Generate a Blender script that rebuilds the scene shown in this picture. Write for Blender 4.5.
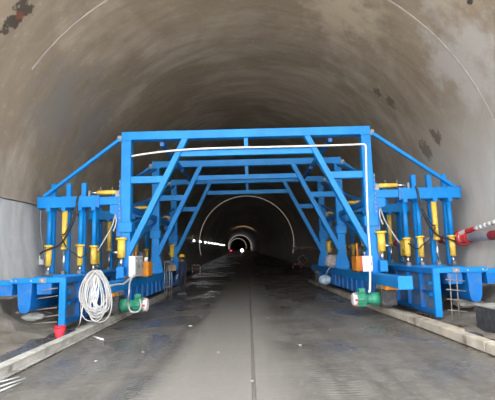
import bpy, bmesh, math, random
from mathutils import Vector, Matrix
random.seed(7)
sc = bpy.context.scene
for o in list(bpy.data.objects): bpy.data.objects.remove(o)
COL = sc.collection
PI = math.pi
R = math.radians

# ------------------------------------------------------------ camera
FPX, PITCH, ROLL, EYE = 430.0, 7.38, -1.45, 1.65
cam_d = bpy.data.cameras.new('camera'); cam = bpy.data.objects.new('camera', cam_d); COL.objects.link(cam)
cam_d.sensor_fit = 'HORIZONTAL'; cam_d.sensor_width = 36.0; cam_d.lens = 36.0 * FPX / 495.0
cam_d.clip_end = 1000; cam_d.clip_start = 0.05
CM = Matrix.Translation((0, 0, EYE)) @ Matrix.Rotation(R(90 + PITCH), 4, 'X') @ Matrix.Rotation(R(ROLL), 4, 'Z')
cam.matrix_world = CM
sc.camera = cam

# ------------------------------------------------------------ daylight: overcast sky through the open mouth behind
w = bpy.data.worlds.new('overcast_sky'); sc.world = w; w.use_nodes = True
bg = w.node_tree.nodes['Background']
bg.inputs[0].default_value = (0.93, 0.96, 1.0, 1); bg.inputs[1].default_value = 3.0
sc.view_settings.view_transform = 'Standard'; sc.view_settings.look = 'None'
sc.view_settings.gamma = 1; sc.view_settings.use_curve_mapping = False
sc.view_settings.exposure = 1.12
# sunlight falling on the ground outside the mouth (behind the camera), bounced into the tunnel
sun_d = bpy.data.lights.new('sun', 'SUN'); sun_d.energy = 16; sun_d.angle = R(1); sun_d.color = (1, .96, .9)
sun = bpy.data.objects.new('sun', sun_d); COL.objects.link(sun)
sun.rotation_euler = Vector((-.35, -.45, -1)).to_track_quat('-Z', 'Y').to_euler()
sc.cycles.max_bounces = 10; sc.cycles.diffuse_bounces = 6
sc.cycles.use_denoising = True
sc.cycles.sample_clamp_indirect = 8

# ------------------------------------------------------------ helpers
def at(px, py, Y=None, X=None, Z=None):
    d = CM.to_3x3() @ Vector(((px - 247.5) / FPX, (200 - py) / FPX, -1))
    if Y is not None: t = Y / d.y
    elif X is not None: t = X / d.x
    else: t = (Z - EYE) / d.z
    return Vector((0, 0, EYE)) + d * t

class MB:
    def __init__(s): s.bm = bmesh.new(); s.mi = 0
    def _q(s, vs):
        f = s.bm.faces.new(vs); f.material_index = s.mi; return f
    def box(s, c, sz, rz=0, bev=0.0):
        r = bmesh.ops.create_cube(s.bm, size=1)
        m = Matrix.Translation(c) @ Matrix.Rotation(rz, 4, 'Z') @ Matrix.Diagonal((sz[0], sz[1], sz[2], 1))
        bmesh.ops.transform(s.bm, matrix=m, verts=r['verts'])
        fs = set(f for v in r['verts'] for f in v.link_faces)
        for f in fs: f.material_index = s.mi
        if bev:
            es = list(set(e for v in r['verts'] for e in v.link_edges))
            bmesh.ops.bevel(s.bm, geom=es, offset=bev, segments=1, affect='EDGES', profile=.5)
        return s
    def bb(s, x0, x1, y0, y1, z0, z1, bev=0.0):
        return s.box(((x0+x1)/2, (y0+y1)/2, (z0+z1)/2), (abs(x1-x0), abs(y1-y0), abs(z1-z0)), 0, bev)
    def bar(s, a, b, wd, ht, up=(0, 0, 1), bev=0.0):
        a = Vector(a); b = Vector(b); d = b - a; L = d.length; d.normalize()
        u = Vector(up)
        if abs(d.dot(u)) > .98: u = Vector((0, 1, 0))
        sx = d.cross(u).normalized(); uu = sx.cross(d).normalized()
        m = Matrix((sx, d, uu)).transposed().to_4x4(); m.translation = (a + b) / 2
        r = bmesh.ops.create_cube(s.bm, size=1)
        bmesh.ops.transform(s.bm, matrix=m @ Matrix.Diagonal((wd, L, ht, 1)), verts=r['verts'])
        for f in set(f for v in r['verts'] for f in v.link_faces): f.material_index = s.mi
        if bev:
            es = list(set(e for v in r['verts'] for e in v.link_edges))
            bmesh.ops.bevel(s.bm, geom=es, offset=bev, segments=1, affect='EDGES', profile=.5)
        return s
    def tube(s, pts, r, n=8, closed=False, cap=True):
        pts = [Vector(p) for p in pts]; N = len(pts); rings = []
        prev = None
        for i, p in enumerate(pts):
            if closed: t = pts[(i+1) % N] - pts[i-1]
            else: t = pts[min(i+1, N-1)] - pts[max(i-1, 0)]
            t.normalize()
            if prev is None:
                u = Vector((0, 0, 1)) if abs(t.z) < .9 else Vector((0, 1, 0))
                u = (u - t * u.dot(t)).normalized()
            else:
                u = (prev - t * prev.dot(t)).normalized()
            prev = u; v = t.cross(u)
            rr = r[i] if isinstance(r, (list, tuple)) else r
            rings.append([s.bm.verts.new(p + (u * math.cos(2*PI*k/n) + v * math.sin(2*PI*k/n)) * rr) for k in range(n)])
        for i in range(N if closed else N - 1):
            A = rings[i]; B = rings[(i+1) % N]
            for k in range(n):
                f = s._q((A[k], A[(k+1) % n], B[(k+1) % n], B[k])); f.smooth = True
        if cap and not closed:
            s._q(list(reversed(rings[0]))); s._q(rings[-1])
        return s
    def prism(s, prof, y0, y1, axis='Y'):
        # profile in (x,z) pushed along Y, or in (y,z) pushed along X
        if axis == 'Y': A = [s.bm.verts.new((p[0], y0, p[1])) for p in prof]; B = [s.bm.verts.new((p[0], y1, p[1])) for p in prof]
        elif axis == 'X': A = [s.bm.verts.new((y0, p[0], p[1])) for p in prof]; B = [s.bm.verts.new((y1, p[0], p[1])) for p in prof]
        else: A = [s.bm.verts.new((p[0], p[1], y0)) for p in prof]; B = [s.bm.verts.new((p[0], p[1], y1)) for p in prof]
        n = len(prof)
        for k in range(n): s._q((A[k], A[(k+1) % n], B[(k+1) % n], B[k]))
        s._q(list(reversed(A))); s._q(B)
        return s
    def ball(s, c, r, sx=1, sy=1, sz=1, sub=2):
        q = bmesh.ops.create_icosphere(s.bm, subdivisions=sub, radius=r)
        bmesh.ops.transform(s.bm, matrix=Matrix.Translation(c) @ Matrix.Diagonal((sx, sy, sz, 1)), verts=q['verts'])
        for f in set(f for v in q['verts'] for f in v.link_faces): f.material_index = s.mi; f.smooth = True
        return s
    def build(s, name, mat, parent=None, fixn=True):
        off = Vector((0, 0, 0)); p = parent
        while p is not None: off = off + Vector(p.location); p = p.parent
        if off.length: bmesh.ops.translate(s.bm, vec=-off, verts=s.bm.verts)
        if fixn: bmesh.ops.recalc_face_normals(s.bm, faces=s.bm.faces)
        me = bpy.data.meshes.new(name); s.bm.to_mesh(me); s.bm.free()
        for m in (mat if isinstance(mat, (list, tuple)) else [mat]): me.materials.append(M[m] if isinstance(m, str) else m)
        o = bpy.data.objects.new(name, me); COL.objects.link(o)
        if parent is not None: o.parent = parent
        return o

def tag(o, label=None, cat=None, group=None, kind=None):
    if label: o['label'] = label
    if cat: o['category'] = cat
    if group: o['group'] = group
    if kind: o['kind'] = kind
    return o
def empty(name, loc, label, cat, group=None):
    o = bpy.data.objects.new(name, None); COL.objects.link(o); o.location = loc; o.empty_display_size = .2
    return tag(o, label, cat, group)
def copy_tree(o, parent=None):
    c = o.copy(); COL.objects.link(c); c.parent = parent
    for ch in [k for k in o.children]: copy_tree(ch, c)
    return c
def smooth(pts, n=6, closed=False):
    P = [Vector(p) for p in pts]; out = []; N = len(P)
    for i in range(N if closed else N - 1):
        g = (lambda k: P[k % N]) if closed else (lambda k: P[max(0, min(N-1, k))])
        a, b, c, d = g(i-1), g(i), g(i+1), g(i+2)
        for k in range(n):
            t = k / n
            out.append(.5*((2*b) + (c-a)*t + (2*a-5*b+4*c-d)*t*t + (3*b-a-3*c+d)*t**3))
    if not closed: out.append(P[-1])
    return out

# ------------------------------------------------------------ materials
M = {}
def mat(name, col, rough=.6, metal=0.0, var=.12, scale=3.0, bump=0.0, bscale=30.0, emit=None, estr=0, spec=.5, dirt=None, dirt_amt=.0, dscale=2.0):
    m = bpy.data.materials.new(name); m.use_nodes = True; nt = m.node_tree; N = nt.nodes; L = nt.links
    b = N['Principled BSDF']; b.inputs['Roughness'].default_value = rough; b.inputs['Metallic'].default_value = metal
    b.inputs['Specular IOR Level'].default_value = spec
    tc = N.new('ShaderNodeTexCoord'); nz = N.new('ShaderNodeTexNoise'); nz.inputs['Scale'].default_value = scale; nz.inputs['Detail'].default_value = 6
    L.new(tc.outputs['Object'], nz.inputs['Vector'])
    rp = N.new('ShaderNodeValToRGB'); rp.color_ramp.elements[0].position = .3; rp.color_ramp.elements[1].position = .7
    lo = [max(0, c * (1 - var)) for c in col]; hi = [min(1, c * (1 + var)) for c in col]
    rp.color_ramp.elements[0].color = (*lo, 1); rp.color_ramp.elements[1].color = (*hi, 1)
    L.new(nz.outputs['Fac'], rp.inputs['Fac']); out = rp.outputs['Color']
    if dirt:
        n2 = N.new('ShaderNodeTexNoise'); n2.inputs['Scale'].default_value = dscale; n2.inputs['Detail'].default_value = 8; n2.inputs['Roughness'].default_value = .7
        L.new(tc.outputs['Object'], n2.inputs['Vector'])
        r2 = N.new('ShaderNodeMapRange'); r2.inputs['From Min'].default_value = .52; r2.inputs['From Max'].default_value = .68
        r2.inputs['To Max'].default_value = dirt_amt
        L.new(n2.outputs['Fac'], r2.inputs['Value'])
        mx = N.new('ShaderNodeMix'); mx.data_type = 'RGBA'; mx.inputs['B'].default_value = (*dirt, 1)
        L.new(r2.outputs['Result'], mx.inputs['Factor']); L.new(out, mx.inputs['A']); out = mx.outputs['Result']
    L.new(out, b.inputs['Base Color'])
    if bump:
        n3 = N.new('ShaderNodeTexNoise'); n3.inputs['Scale'].default_value = bscale; n3.inputs['Detail'].default_value = 5
        L.new(tc.outputs['Object'], n3.inputs['Vector'])
        bp = N.new('ShaderNodeBump'); bp.inputs['Strength'].default_value = bump; bp.inputs['Distance'].default_value = .02
        L.new(n3.outputs['Fac'], bp.inputs['Height']); L.new(bp.outputs['Normal'], b.inputs['Normal'])
    if emit:
        b.inputs['Emission Color'].default_value = (*emit, 1); b.inputs['Emission Strength'].default_value = estr
    M[name] = m; return m
mat('blue', (.003, .225, .63), .45, 0, .14, 1.5, .06, 40, dirt=(.05, .24, .42), dirt_amt=.35, dscale=3, spec=.35)
mat('blue_form', (.003, .155, .50), .45, 0, .2, 2.0, .08, 30, dirt=(.16, .2, .24), dirt_amt=.55, dscale=3)  # darker blue of the forms; on gantry members it paints in their shade
mat('form_plate', (.10, .17, .28), .6, 0, .3, 3, .1, 30, dirt=(.25, .25, .24), dirt_amt=.8, dscale=4)
mat('yellow', (.85, .56, .085), .4, 0, .12, 6, dirt=(.25, .17, .05), dirt_amt=.5, dscale=9)
mat('orange', (.70, .25, .02), .5, 0, .15, 5, dirt=(.2, .12, .05), dirt_amt=.4, dscale=8)
mat('chrome', (.72, .72, .72), .22, .9, .05)
mat('steel', (.28, .28, .28), .45, .6, .2, 8)
mat('dark_steel', (.055, .055, .06), .6, .2, .3, 8, dirt=(.2, .2, .19), dirt_amt=.5, dscale=10)
mat('rust_steel', (.26, .22, .18), .8, .2, .35, 9)
mat('rail_paint', (.43, .41, .37), .7, .1, .25, 4, .2, 20, dirt=(.14, .12, .10), dirt_amt=.8, dscale=2.5)
mat('timber', (.42, .37, .30), .8, 0, .3, 3, .3, 25, dirt=(.12, .085, .06), dirt_amt=.9, dscale=1.6)
mat('plank', (.45, .37, .26), .8, 0, .25, 4, .3, 25)
mat('white_plastic', (.80, .80, .78), .45, 0, .05)
mat('pvc', (.82, .80, .76), .4, 0, .04)
mat('cable_white', (.54, .53, .51), .5, 0, .1, 8)
mat('cable_grey', (.45, .45, .44), .5, 0, .1, 8)
mat('cable_black', (.02, .02, .022), .45, 0, .2, 8)
mat('box_white', (.78, .78, .77), .5, 0, .06, 3)
mat('box_grey', (.42, .43, .43), .5, 0, .1, 3)
mat('green', (.035, .27, .16), .4, 0, .2, 6, dirt=(.02, .08, .05), dirt_amt=.6, dscale=8)
mat('red', (.55, .03, .035), .5, 0, .15, 6)
mat('white_paint', (.75, .73, .70), .55, 0, .1, 6)
mat('red_cloth', (.62, .035, .06), .8, 0, .25, 12, .4, 30)
mat('cardboard', (.42, .27, .13), .85, 0, .2, 4)
mat('sack', (.42, .38, .36), .9, 0, .3, 10, .5, 25)
mat('blue_white_bag', (.45, .58, .72), .6, 0, .5, 6, .4, 12)
mat('jacket', (.022, .03, .065), .85, 0, .25, 12, .3, 25)
mat('trousers', (.02, .022, .032), .85, 0, .25, 12, .3, 25)
mat('skin', (.36, .2, .13), .55, 0, .08, 12)
mat('glove', (.55, .55, .55), .85, 0, .1, 12)
mat('helmet', (.85, .52, .03), .3, 0, .04)
mat('shoe', (.16, .16, .16), .7, 0, .2, 12)
mat('hair', (.012, .01, .01), .7)
mat('concrete_lump', (.34, .32, .29), .95, 0, .35, 6, .8, 15)
mat('pale_lump', (.55, .54, .50), .95, 0, .25, 8, .8, 18)
mat('lamp_glow', (.9, .93, 1), .4, emit=(.92, .96, 1.0), estr=13)
mat('head_glow', (.9, .93, 1), .4, emit=(.86, .88, 1.0), estr=30)
mat('warm_glow', (1, .8, .4), .4, emit=(1.0, .72, .32), estr=40)
mat('red_glow', (1, .05, .1), .4, emit=(1.0, .03, .12), estr=3)
mat('strip_glow', (.9, .88, .8), .5, emit=(1.0, .93, .80), estr=.14)  # added glow for the reflective lining arches, not a lamp
mat('sign_dark', (.05, .03, .035), .6)

def nodes_mat(name):
    m = bpy.data.materials.new(name); m.use_nodes = True; M[name] = m
    nt = m.node_tree
    def nd(t, **kw):
        n = nt.nodes.new('ShaderNode' + t)
        for k, v in kw.items():
            if k in n.inputs: n.inputs[k].default_value = v
            else: setattr(n, k, v)
        return n
    return m, nt, nd, nt.links.new, nt.nodes['Principled BSDF']
def mixc(nd, L, fac, a, b):
    x = nd('Mix', data_type='RGBA')
    if isinstance(fac, (int, float)): x.inputs['Factor'].default_value = fac
    else: L(fac, x.inputs['Factor'])
    for s, v in (('A', a), ('B', b)):
        if isinstance(v, tuple): x.inputs[s].default_value = (*v, 1)
        else: L(v, x.inputs[s])
    return x.outputs['Result']
def noise(nd, L, vec, scale, detail=6, rough=.6, dist=0):
    n = nd('TexNoise', Scale=scale, Detail=detail, Roughness=rough, Distortion=dist); L(vec, n.inputs['Vector']); return n.outputs['Fac']
def rng(nd, L, v, a, b, lo=0.0, hi=1.0):
    r = nd('MapRange'); r.inputs['From Min'].default_value = a; r.inputs['From Max'].default_value = b
    r.inputs['To Min'].default_value = lo; r.inputs['To Max'].default_value = hi; L(v, r.inputs['Value']); return r.outputs['Result']
def mth(nd, L, op, a, b=None):
    r = nd('Math', operation=op)
    for i, v in enumerate((a, b)):
        if v is None: continue
        if isinstance(v, (int, float)): r.inputs[i].default_value = v
        else: L(v, r.inputs[i])
    return r.outputs[0]

def lining(name, base, grey, patches=()):
    m, nt, nd, L, b = nodes_mat(name)
    g = nd('NewGeometry'); pos = g.outputs['Position']
    st = nd('Mapping'); st.inputs['Scale'].default_value = (.5, 1.6, .5); L(pos, st.inputs['Vector'])
    n1 = noise(nd, L, pos, .22, 5, .55, .6); n2 = noise(nd, L, st.outputs['Vector'], 1.1, 8, .65, .4); n3 = noise(nd, L, pos, 5.0, 8, .7)
    c = mixc(nd, L, rng(nd, L, n1, .46, .56), base, grey)
    c = mixc(nd, L, rng(nd, L, n2, .38, .68, 0, .55), c, tuple(v * .55 for v in base))
    c = mixc(nd, L, rng(nd, L, n3, .55, .75, 0, .35), c, tuple(min(1, v * 1.35) for v in grey))
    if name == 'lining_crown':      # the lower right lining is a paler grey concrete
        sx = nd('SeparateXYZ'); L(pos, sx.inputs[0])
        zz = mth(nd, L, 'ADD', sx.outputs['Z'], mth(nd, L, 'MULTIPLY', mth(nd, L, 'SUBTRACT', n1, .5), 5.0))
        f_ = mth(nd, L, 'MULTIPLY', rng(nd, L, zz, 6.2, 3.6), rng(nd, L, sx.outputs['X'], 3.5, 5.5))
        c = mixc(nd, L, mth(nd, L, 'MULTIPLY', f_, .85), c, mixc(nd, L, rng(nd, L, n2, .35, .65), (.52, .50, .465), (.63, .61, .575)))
    for (ctr, rad, colr, sc_) in patches:
        d = nd('VectorMath', operation='DISTANCE'); L(pos, d.inputs[0]); d.inputs[1].default_value = ctr
        nn = noise(nd, L, pos, sc_, 6, .65)
        s = mth(nd, L, 'ADD', mth(nd, L, 'DIVIDE', d.outputs['Value'], rad), mth(nd, L, 'MULTIPLY', mth(nd, L, 'SUBTRACT', nn, .5), 3.2))
        c = mixc(nd, L, rng(nd, L, s, .72 if rad < 1 else .35, .9 if rad < 1 else 1.15, .85, 0.0), c, colr)
    L(c, b.inputs['Base Color']); b.inputs['Roughness'].default_value = .8; b.inputs['Specular IOR Level'].default_value = .3
    bp = nd('Bump', Strength=.35, Distance=.03); L(n2, bp.inputs['Height'])
    bp2 = nd('Bump', Strength=.25, Distance=.01); L(n3, bp2.inputs['Height']); L(bp.outputs['Normal'], bp2.inputs['Normal'])
    L(bp2.outputs['Normal'], b.inputs['Normal'])

# ------------------------------------------------------------ tunnel shell
RT, ZC = 6.8, 2.9
def path(Y):
    if Y < 30: return 0.0, 0.0
    t = (Y - 30) / 240
    return -5.7 * t ** 1.5, 4.6 * t
def wall_at(px, py, r=RT):
    d = CM.to_3x3() @ Vector(((px - 247.5) / FPX, (200 - py) / FPX, -1))
    # |(x, z - ZC)| = r
    oz = EYE - ZC; A = d.x*d.x + d.z*d.z; B = 2*oz*d.z; C = oz*oz - r*r
    t = (-B + math.sqrt(B*B - 4*A*C)) / (2*A)
    return Vector((0, 0, EYE)) + d * t
P_ = lambda x, y: tuple(wall_at(x, y))
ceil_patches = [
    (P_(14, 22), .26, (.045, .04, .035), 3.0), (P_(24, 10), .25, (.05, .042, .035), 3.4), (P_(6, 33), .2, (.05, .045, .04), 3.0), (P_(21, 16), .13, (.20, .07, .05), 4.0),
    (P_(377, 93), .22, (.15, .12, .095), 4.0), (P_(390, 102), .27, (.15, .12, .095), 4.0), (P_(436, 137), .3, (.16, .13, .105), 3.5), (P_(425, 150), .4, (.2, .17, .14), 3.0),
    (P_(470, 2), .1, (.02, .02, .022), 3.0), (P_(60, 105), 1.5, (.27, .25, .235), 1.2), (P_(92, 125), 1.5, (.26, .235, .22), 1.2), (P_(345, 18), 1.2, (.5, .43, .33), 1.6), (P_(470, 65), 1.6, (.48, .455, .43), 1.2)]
lining('lining_crown', (.335, .275, .208), (.45, .385, .31), ceil_patches)
lining('lining_side', (.56, .56, .54), (.64, .64, .62), [(P_(487, 200), 1.2, (.62, .62, .60), 1.2)])

ZSPLIT = 3.42
MOUTH = 4.0
YS = [MOUTH + k for k in range(0, 41)] + [45 + 5 * k for k in range(0, 12)] + [105 + 15 * k for k in range(0, 24)]
def shell(name, a0, a1, n, material, rad=RT, label=None):
    mb = MB(); rows = []
    for Y in YS:
        dx, dz = path(Y); row = []
        for k in range(n + 1):
            a = a0 + (a1 - a0) * k / n
            row.append(mb.bm.verts.new((dx + rad * math.cos(a), Y, ZC + dz + rad * math.sin(a))))
        rows.append(row)
    for i in range(len(rows) - 1):
        for k in range(n):
            f = mb._q((rows[i][k], rows[i][k+1], rows[i+1][k+1], rows[i+1][k])); f.smooth = True
    o = mb.build(name, material, fixn=False); return tag(o, label, kind='structure')
asp = math.asin((ZSPLIT - ZC) / RT); abot = -math.asin((ZC + .3) / RT)
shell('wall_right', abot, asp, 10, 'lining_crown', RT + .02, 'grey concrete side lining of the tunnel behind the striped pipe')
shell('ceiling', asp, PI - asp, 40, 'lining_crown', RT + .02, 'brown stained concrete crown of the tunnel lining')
shell('wall_left', PI - asp, PI - abot, 10, 'lining_side', RT, 'pale grey concrete side lining of the tunnel below the step')

mb = MB(); dx, dz = path(YS[-1]); mb.bb(dx - 8, dx + 8, YS[-1] - .5, YS[-1], dz - 1, dz + 11); tag(mb.build('wall_end', 'lining_crown'), kind='structure')  # added cap hiding the sky at the open end; the tunnel runs on
# floor
m, nt, nd, L, b = nodes_mat('wet_concrete')
g = nd('NewGeometry'); pos = g.outputs['Position']
sp = nd('SeparateXYZ'); L(pos, sp.inputs[0])
stm = nd('Mapping'); stm.inputs['Scale'].default_value = (1.6, .16, 1); L(pos, stm.inputs['Vector'])
streak = noise(nd, L, stm.outputs['Vector'], 1.6, 7, .65, .3)
n1 = noise(nd, L, pos, .35, 5, .6, .5); n2 = noise(nd, L, pos, 9, 8, .7); n4 = noise(nd, L, pos, 1.4, 6, .6, .8)
c = mixc(nd, L, rng(nd, L, streak, .35, .65), (.082, .074, .063), (.150, .138, .120))
c = mixc(nd, L, rng(nd, L, n4, .42, .62, 0, .5), c, (.066, .059, .05))
# dry driven lane (left of the joint) and tyre edge
xw = mth(nd, L, 'ADD', sp.outputs['X'], mth(nd, L, 'MULTIPLY', mth(nd, L, 'SUBTRACT', streak, .5), 1.0))
lane = mth(nd, L, 'MULTIPLY', rng(nd, L, xw, -1.45, -1.05), rng(nd, L, xw, .9, .1))
c = mixc(nd, L, mth(nd, L, 'MULTIPLY', lane, .75), c, (.205, .19, .166))
c = mixc(nd, L, rng(nd, L, n2, .5, .72, 0, .55), c, (.23, .212, .188))
L(c, b.inputs['Base Color'])
wet = rng(nd, L, n1, .44, .56)
wet2 = mth(nd, L, 'MULTIPLY', wet, mth(nd, L, 'SUBTRACT', 1.0, mth(nd, L, 'MULTIPLY', lane, .9)))
ro = nd('MapRange'); L(wet2, ro.inputs['Value']); ro.inputs['To Min'].default_value = .62; ro.inputs['To Max'].default_value = .16
L(mth(nd, L, 'ADD', ro.outputs['Result'], mth(nd, L, 'MULTIPLY', n2, .12)), b.inputs['Roughness'])
bp = nd('Bump', Strength=.55, Distance=.015); wv = nd('TexWave', Scale=3.2, Distortion=2.0, Detail=2.0); wv.bands_direction = 'Y'; L(pos, wv.inputs['Vector'])
trk = mth(nd, L, 'MULTIPLY', rng(nd, L, xw, -1.75, -1.5), rng(nd, L, xw, -.9, -1.15))
trk2 = mth(nd, L, 'MULTIPLY', rng(nd, L, xw, .75, .95), rng(nd, L, xw, 1.5, 1.3))
tread = mth(nd, L, 'MULTIPLY', wv.outputs['Fac'], mth(nd, L, 'ADD', trk, trk2))
L(mth(nd, L, 'ADD', mth(nd, L, 'ADD', n2, tread), mth(nd, L, 'MULTIPLY', streak, 1.4)), bp.inputs['Height']); L(bp.outputs['Normal'], b.inputs['Normal'])
mat('side_dirt', (.17, .15, .122), .9, 0, .35, 1.5, .6, 10, dirt=(.33, .31, .28), dirt_amt=.7, dscale=1.2)
mat('joint_dark', (.045, .042, .038), .9)
def floor_strip(name, prof, material, label, fixn=False):
    mb = MB(); rows = []
    for Y in [-8, -6, -4, -2, 0, 2] + YS:
        dx, dz = path(Y); rows.append([mb.bm.verts.new((x + dx, Y, z + dz)) for x, z in prof])
    for i in range(len(rows) - 1):
        for k in range(len(prof) - 1): mb._q((rows[i][k], rows[i][k+1], rows[i+1][k+1], rows[i+1][k]))
    return tag(mb.build(name, material, fixn=False), label, kind='structure')
floor_strip('floor', [(-6.4, 0), (-5, 0), (-3.4, 0), (-.01, 0), (0.005, -.03), (.035, -.03), (.05, 0), (3.4, 0), (5, 0), (6.4, 0)], 'wet_concrete', 'wet grey concrete carriageway with a joint down its middle')
# ground outside the mouth
mb = MB(); mb.bb(-40, 40, -70, 3.9, -.3, -.035); mat('yard_concrete', (.48, .46, .42), .9, 0, .15, .5); tag(mb.build('ground_outside', 'yard_concrete'), 'bare ground outside the tunnel mouth', kind='structure')

# rough concrete benches along the wall feet, uneven
def bench(sgn, name, label):
    mb = MB(); rows = []; rnd = random.Random(3 + sgn)
    ys = [MOUTH + .45 * k for k in range(0, 52)]
    for Y in ys:
        row = []
        for (x, z) in ((4.35, -.02), (4.75, .03), (5.2, .08), (5.6, .17), (6.0, .34), (6.36, .62), (6.62, .8)):
            j = 0 if x > 6.5 or x < 4.4 else rnd.uniform(-.09, .1)
            row.append(mb.bm.verts.new((sgn * (x + (0 if x > 6.3 else rnd.uniform(-.07, .07))), Y + rnd.uniform(-.1, .1), z + j * (1 if z > .05 else .4))))
        rows.append(row)
    for i in range(len(rows) - 1):
        for k in range(6): mb._q((rows[i][k], rows[i][k+1], rows[i+1][k+1], rows[i+1][k]))
    return tag(mb.build(name, 'side_dirt'), label, kind='structure')
bench(-1, 'floor_bench_left', 'rough unfinished concrete bench at the foot of the left wall')
bench(1, 'floor_bench_right', 'rough unfinished concrete bench at the foot of the right wall')

# raised joint lines of the lining rings
mat('joint_light', (.40, .37, .33), .85, 0, .2, 4)
def ring_strip(Y, name, material, rad, wd, th, a0=0.0, a1=PI, n=64):
    dx, dz = path(Y); mb = MB()
    pr = []
    for k in range(n + 1):
        a = a0 + (a1 - a0) * k / n
        pr.append([(dx + r * math.cos(a), Y + yy, ZC + dz + r * math.sin(a)) for (r, yy) in ((rad, -wd/2), (rad, wd/2), (rad - th, wd/2), (rad - th, -wd/2))])
    V = [[mb.bm.verts.new(p) for p in r] for r in pr]
    for k in range(n):
        for j in range(4): mb._q((V[k][j], V[k][(j+1) % 4], V[k+1][(j+1) % 4], V[k+1][j]))
    mb._q(V[0]); mb._q(list(reversed(V[-1])))
    return mb.build(name, material)
tag(ring_strip(10.9, 'trim_1', 'joint_light', RT + .03, .05, .025, R(-5), R(146)), 'pale joint line across the crown of the lining', kind='structure')
# shade of the left wall step, laid as a dark strip below the crown
mb = MB(); pts = []
rnd = random.Random(5)
for k in range(0, 90):
    Y = MOUTH + k * .6; a = PI - asp
    rr = RT - .03; z = ZSPLIT + .012 * math.sin(k * 1.3) + rnd.uniform(-.012, .012)
    pts.append((-math.sqrt(rr*rr - (z - ZC)**2), Y, z))
mat('cable_dusty', (.10, .095, .09), .8); mb.tube(pts, .016, 6); tag(mb.build('wall_cable', 'cable_dusty'), 'thin dark cable running along the step of the pale left wall', 'cable')

# reflective arch edges deep in the tunnel, their brightness added as emission
for i, (Y, wd, th) in enumerate(((62, .08, .05), (255, .5, .3), (345, .6, .35))):
    s_ = tag(ring_strip(Y, 'light_arch', 'strip_glow', RT - .01, wd, th, R(-14), R(194)),
             ['slim glowing arch strip round the lining beyond the blue gantry', 'small faint glowing arch far down the dark tunnel', 'smallest glowing arch next to the far white headlights'][i], 'light strip')

# wall lamps
for i in range(14):
    Y = 54 + 8.2 * i; dx, dz = path(Y); z = 3.2 + dz; x = dx - math.sqrt((RT - .12)**2 - (3.2 - ZC)**2)
    lab = 'white wall lamp in the row along the dark left lining'
    t = empty('wall_lamp', (x, Y, z), lab if i else 'largest wall lamp, at the near end of the row beyond the gantry', 'lamp', 'lamps on the left wall')
    MB().bb(x - .14, x - .04, Y - .15, Y + .15, z - .12, z + .12, .02).build('housing', 'steel', t)
    MB().ball((x + .02, Y - .02, z), .105 if i < 6 else .09, 1, 1, 1, 2).build('lens', 'lamp_glow', t)

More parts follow.
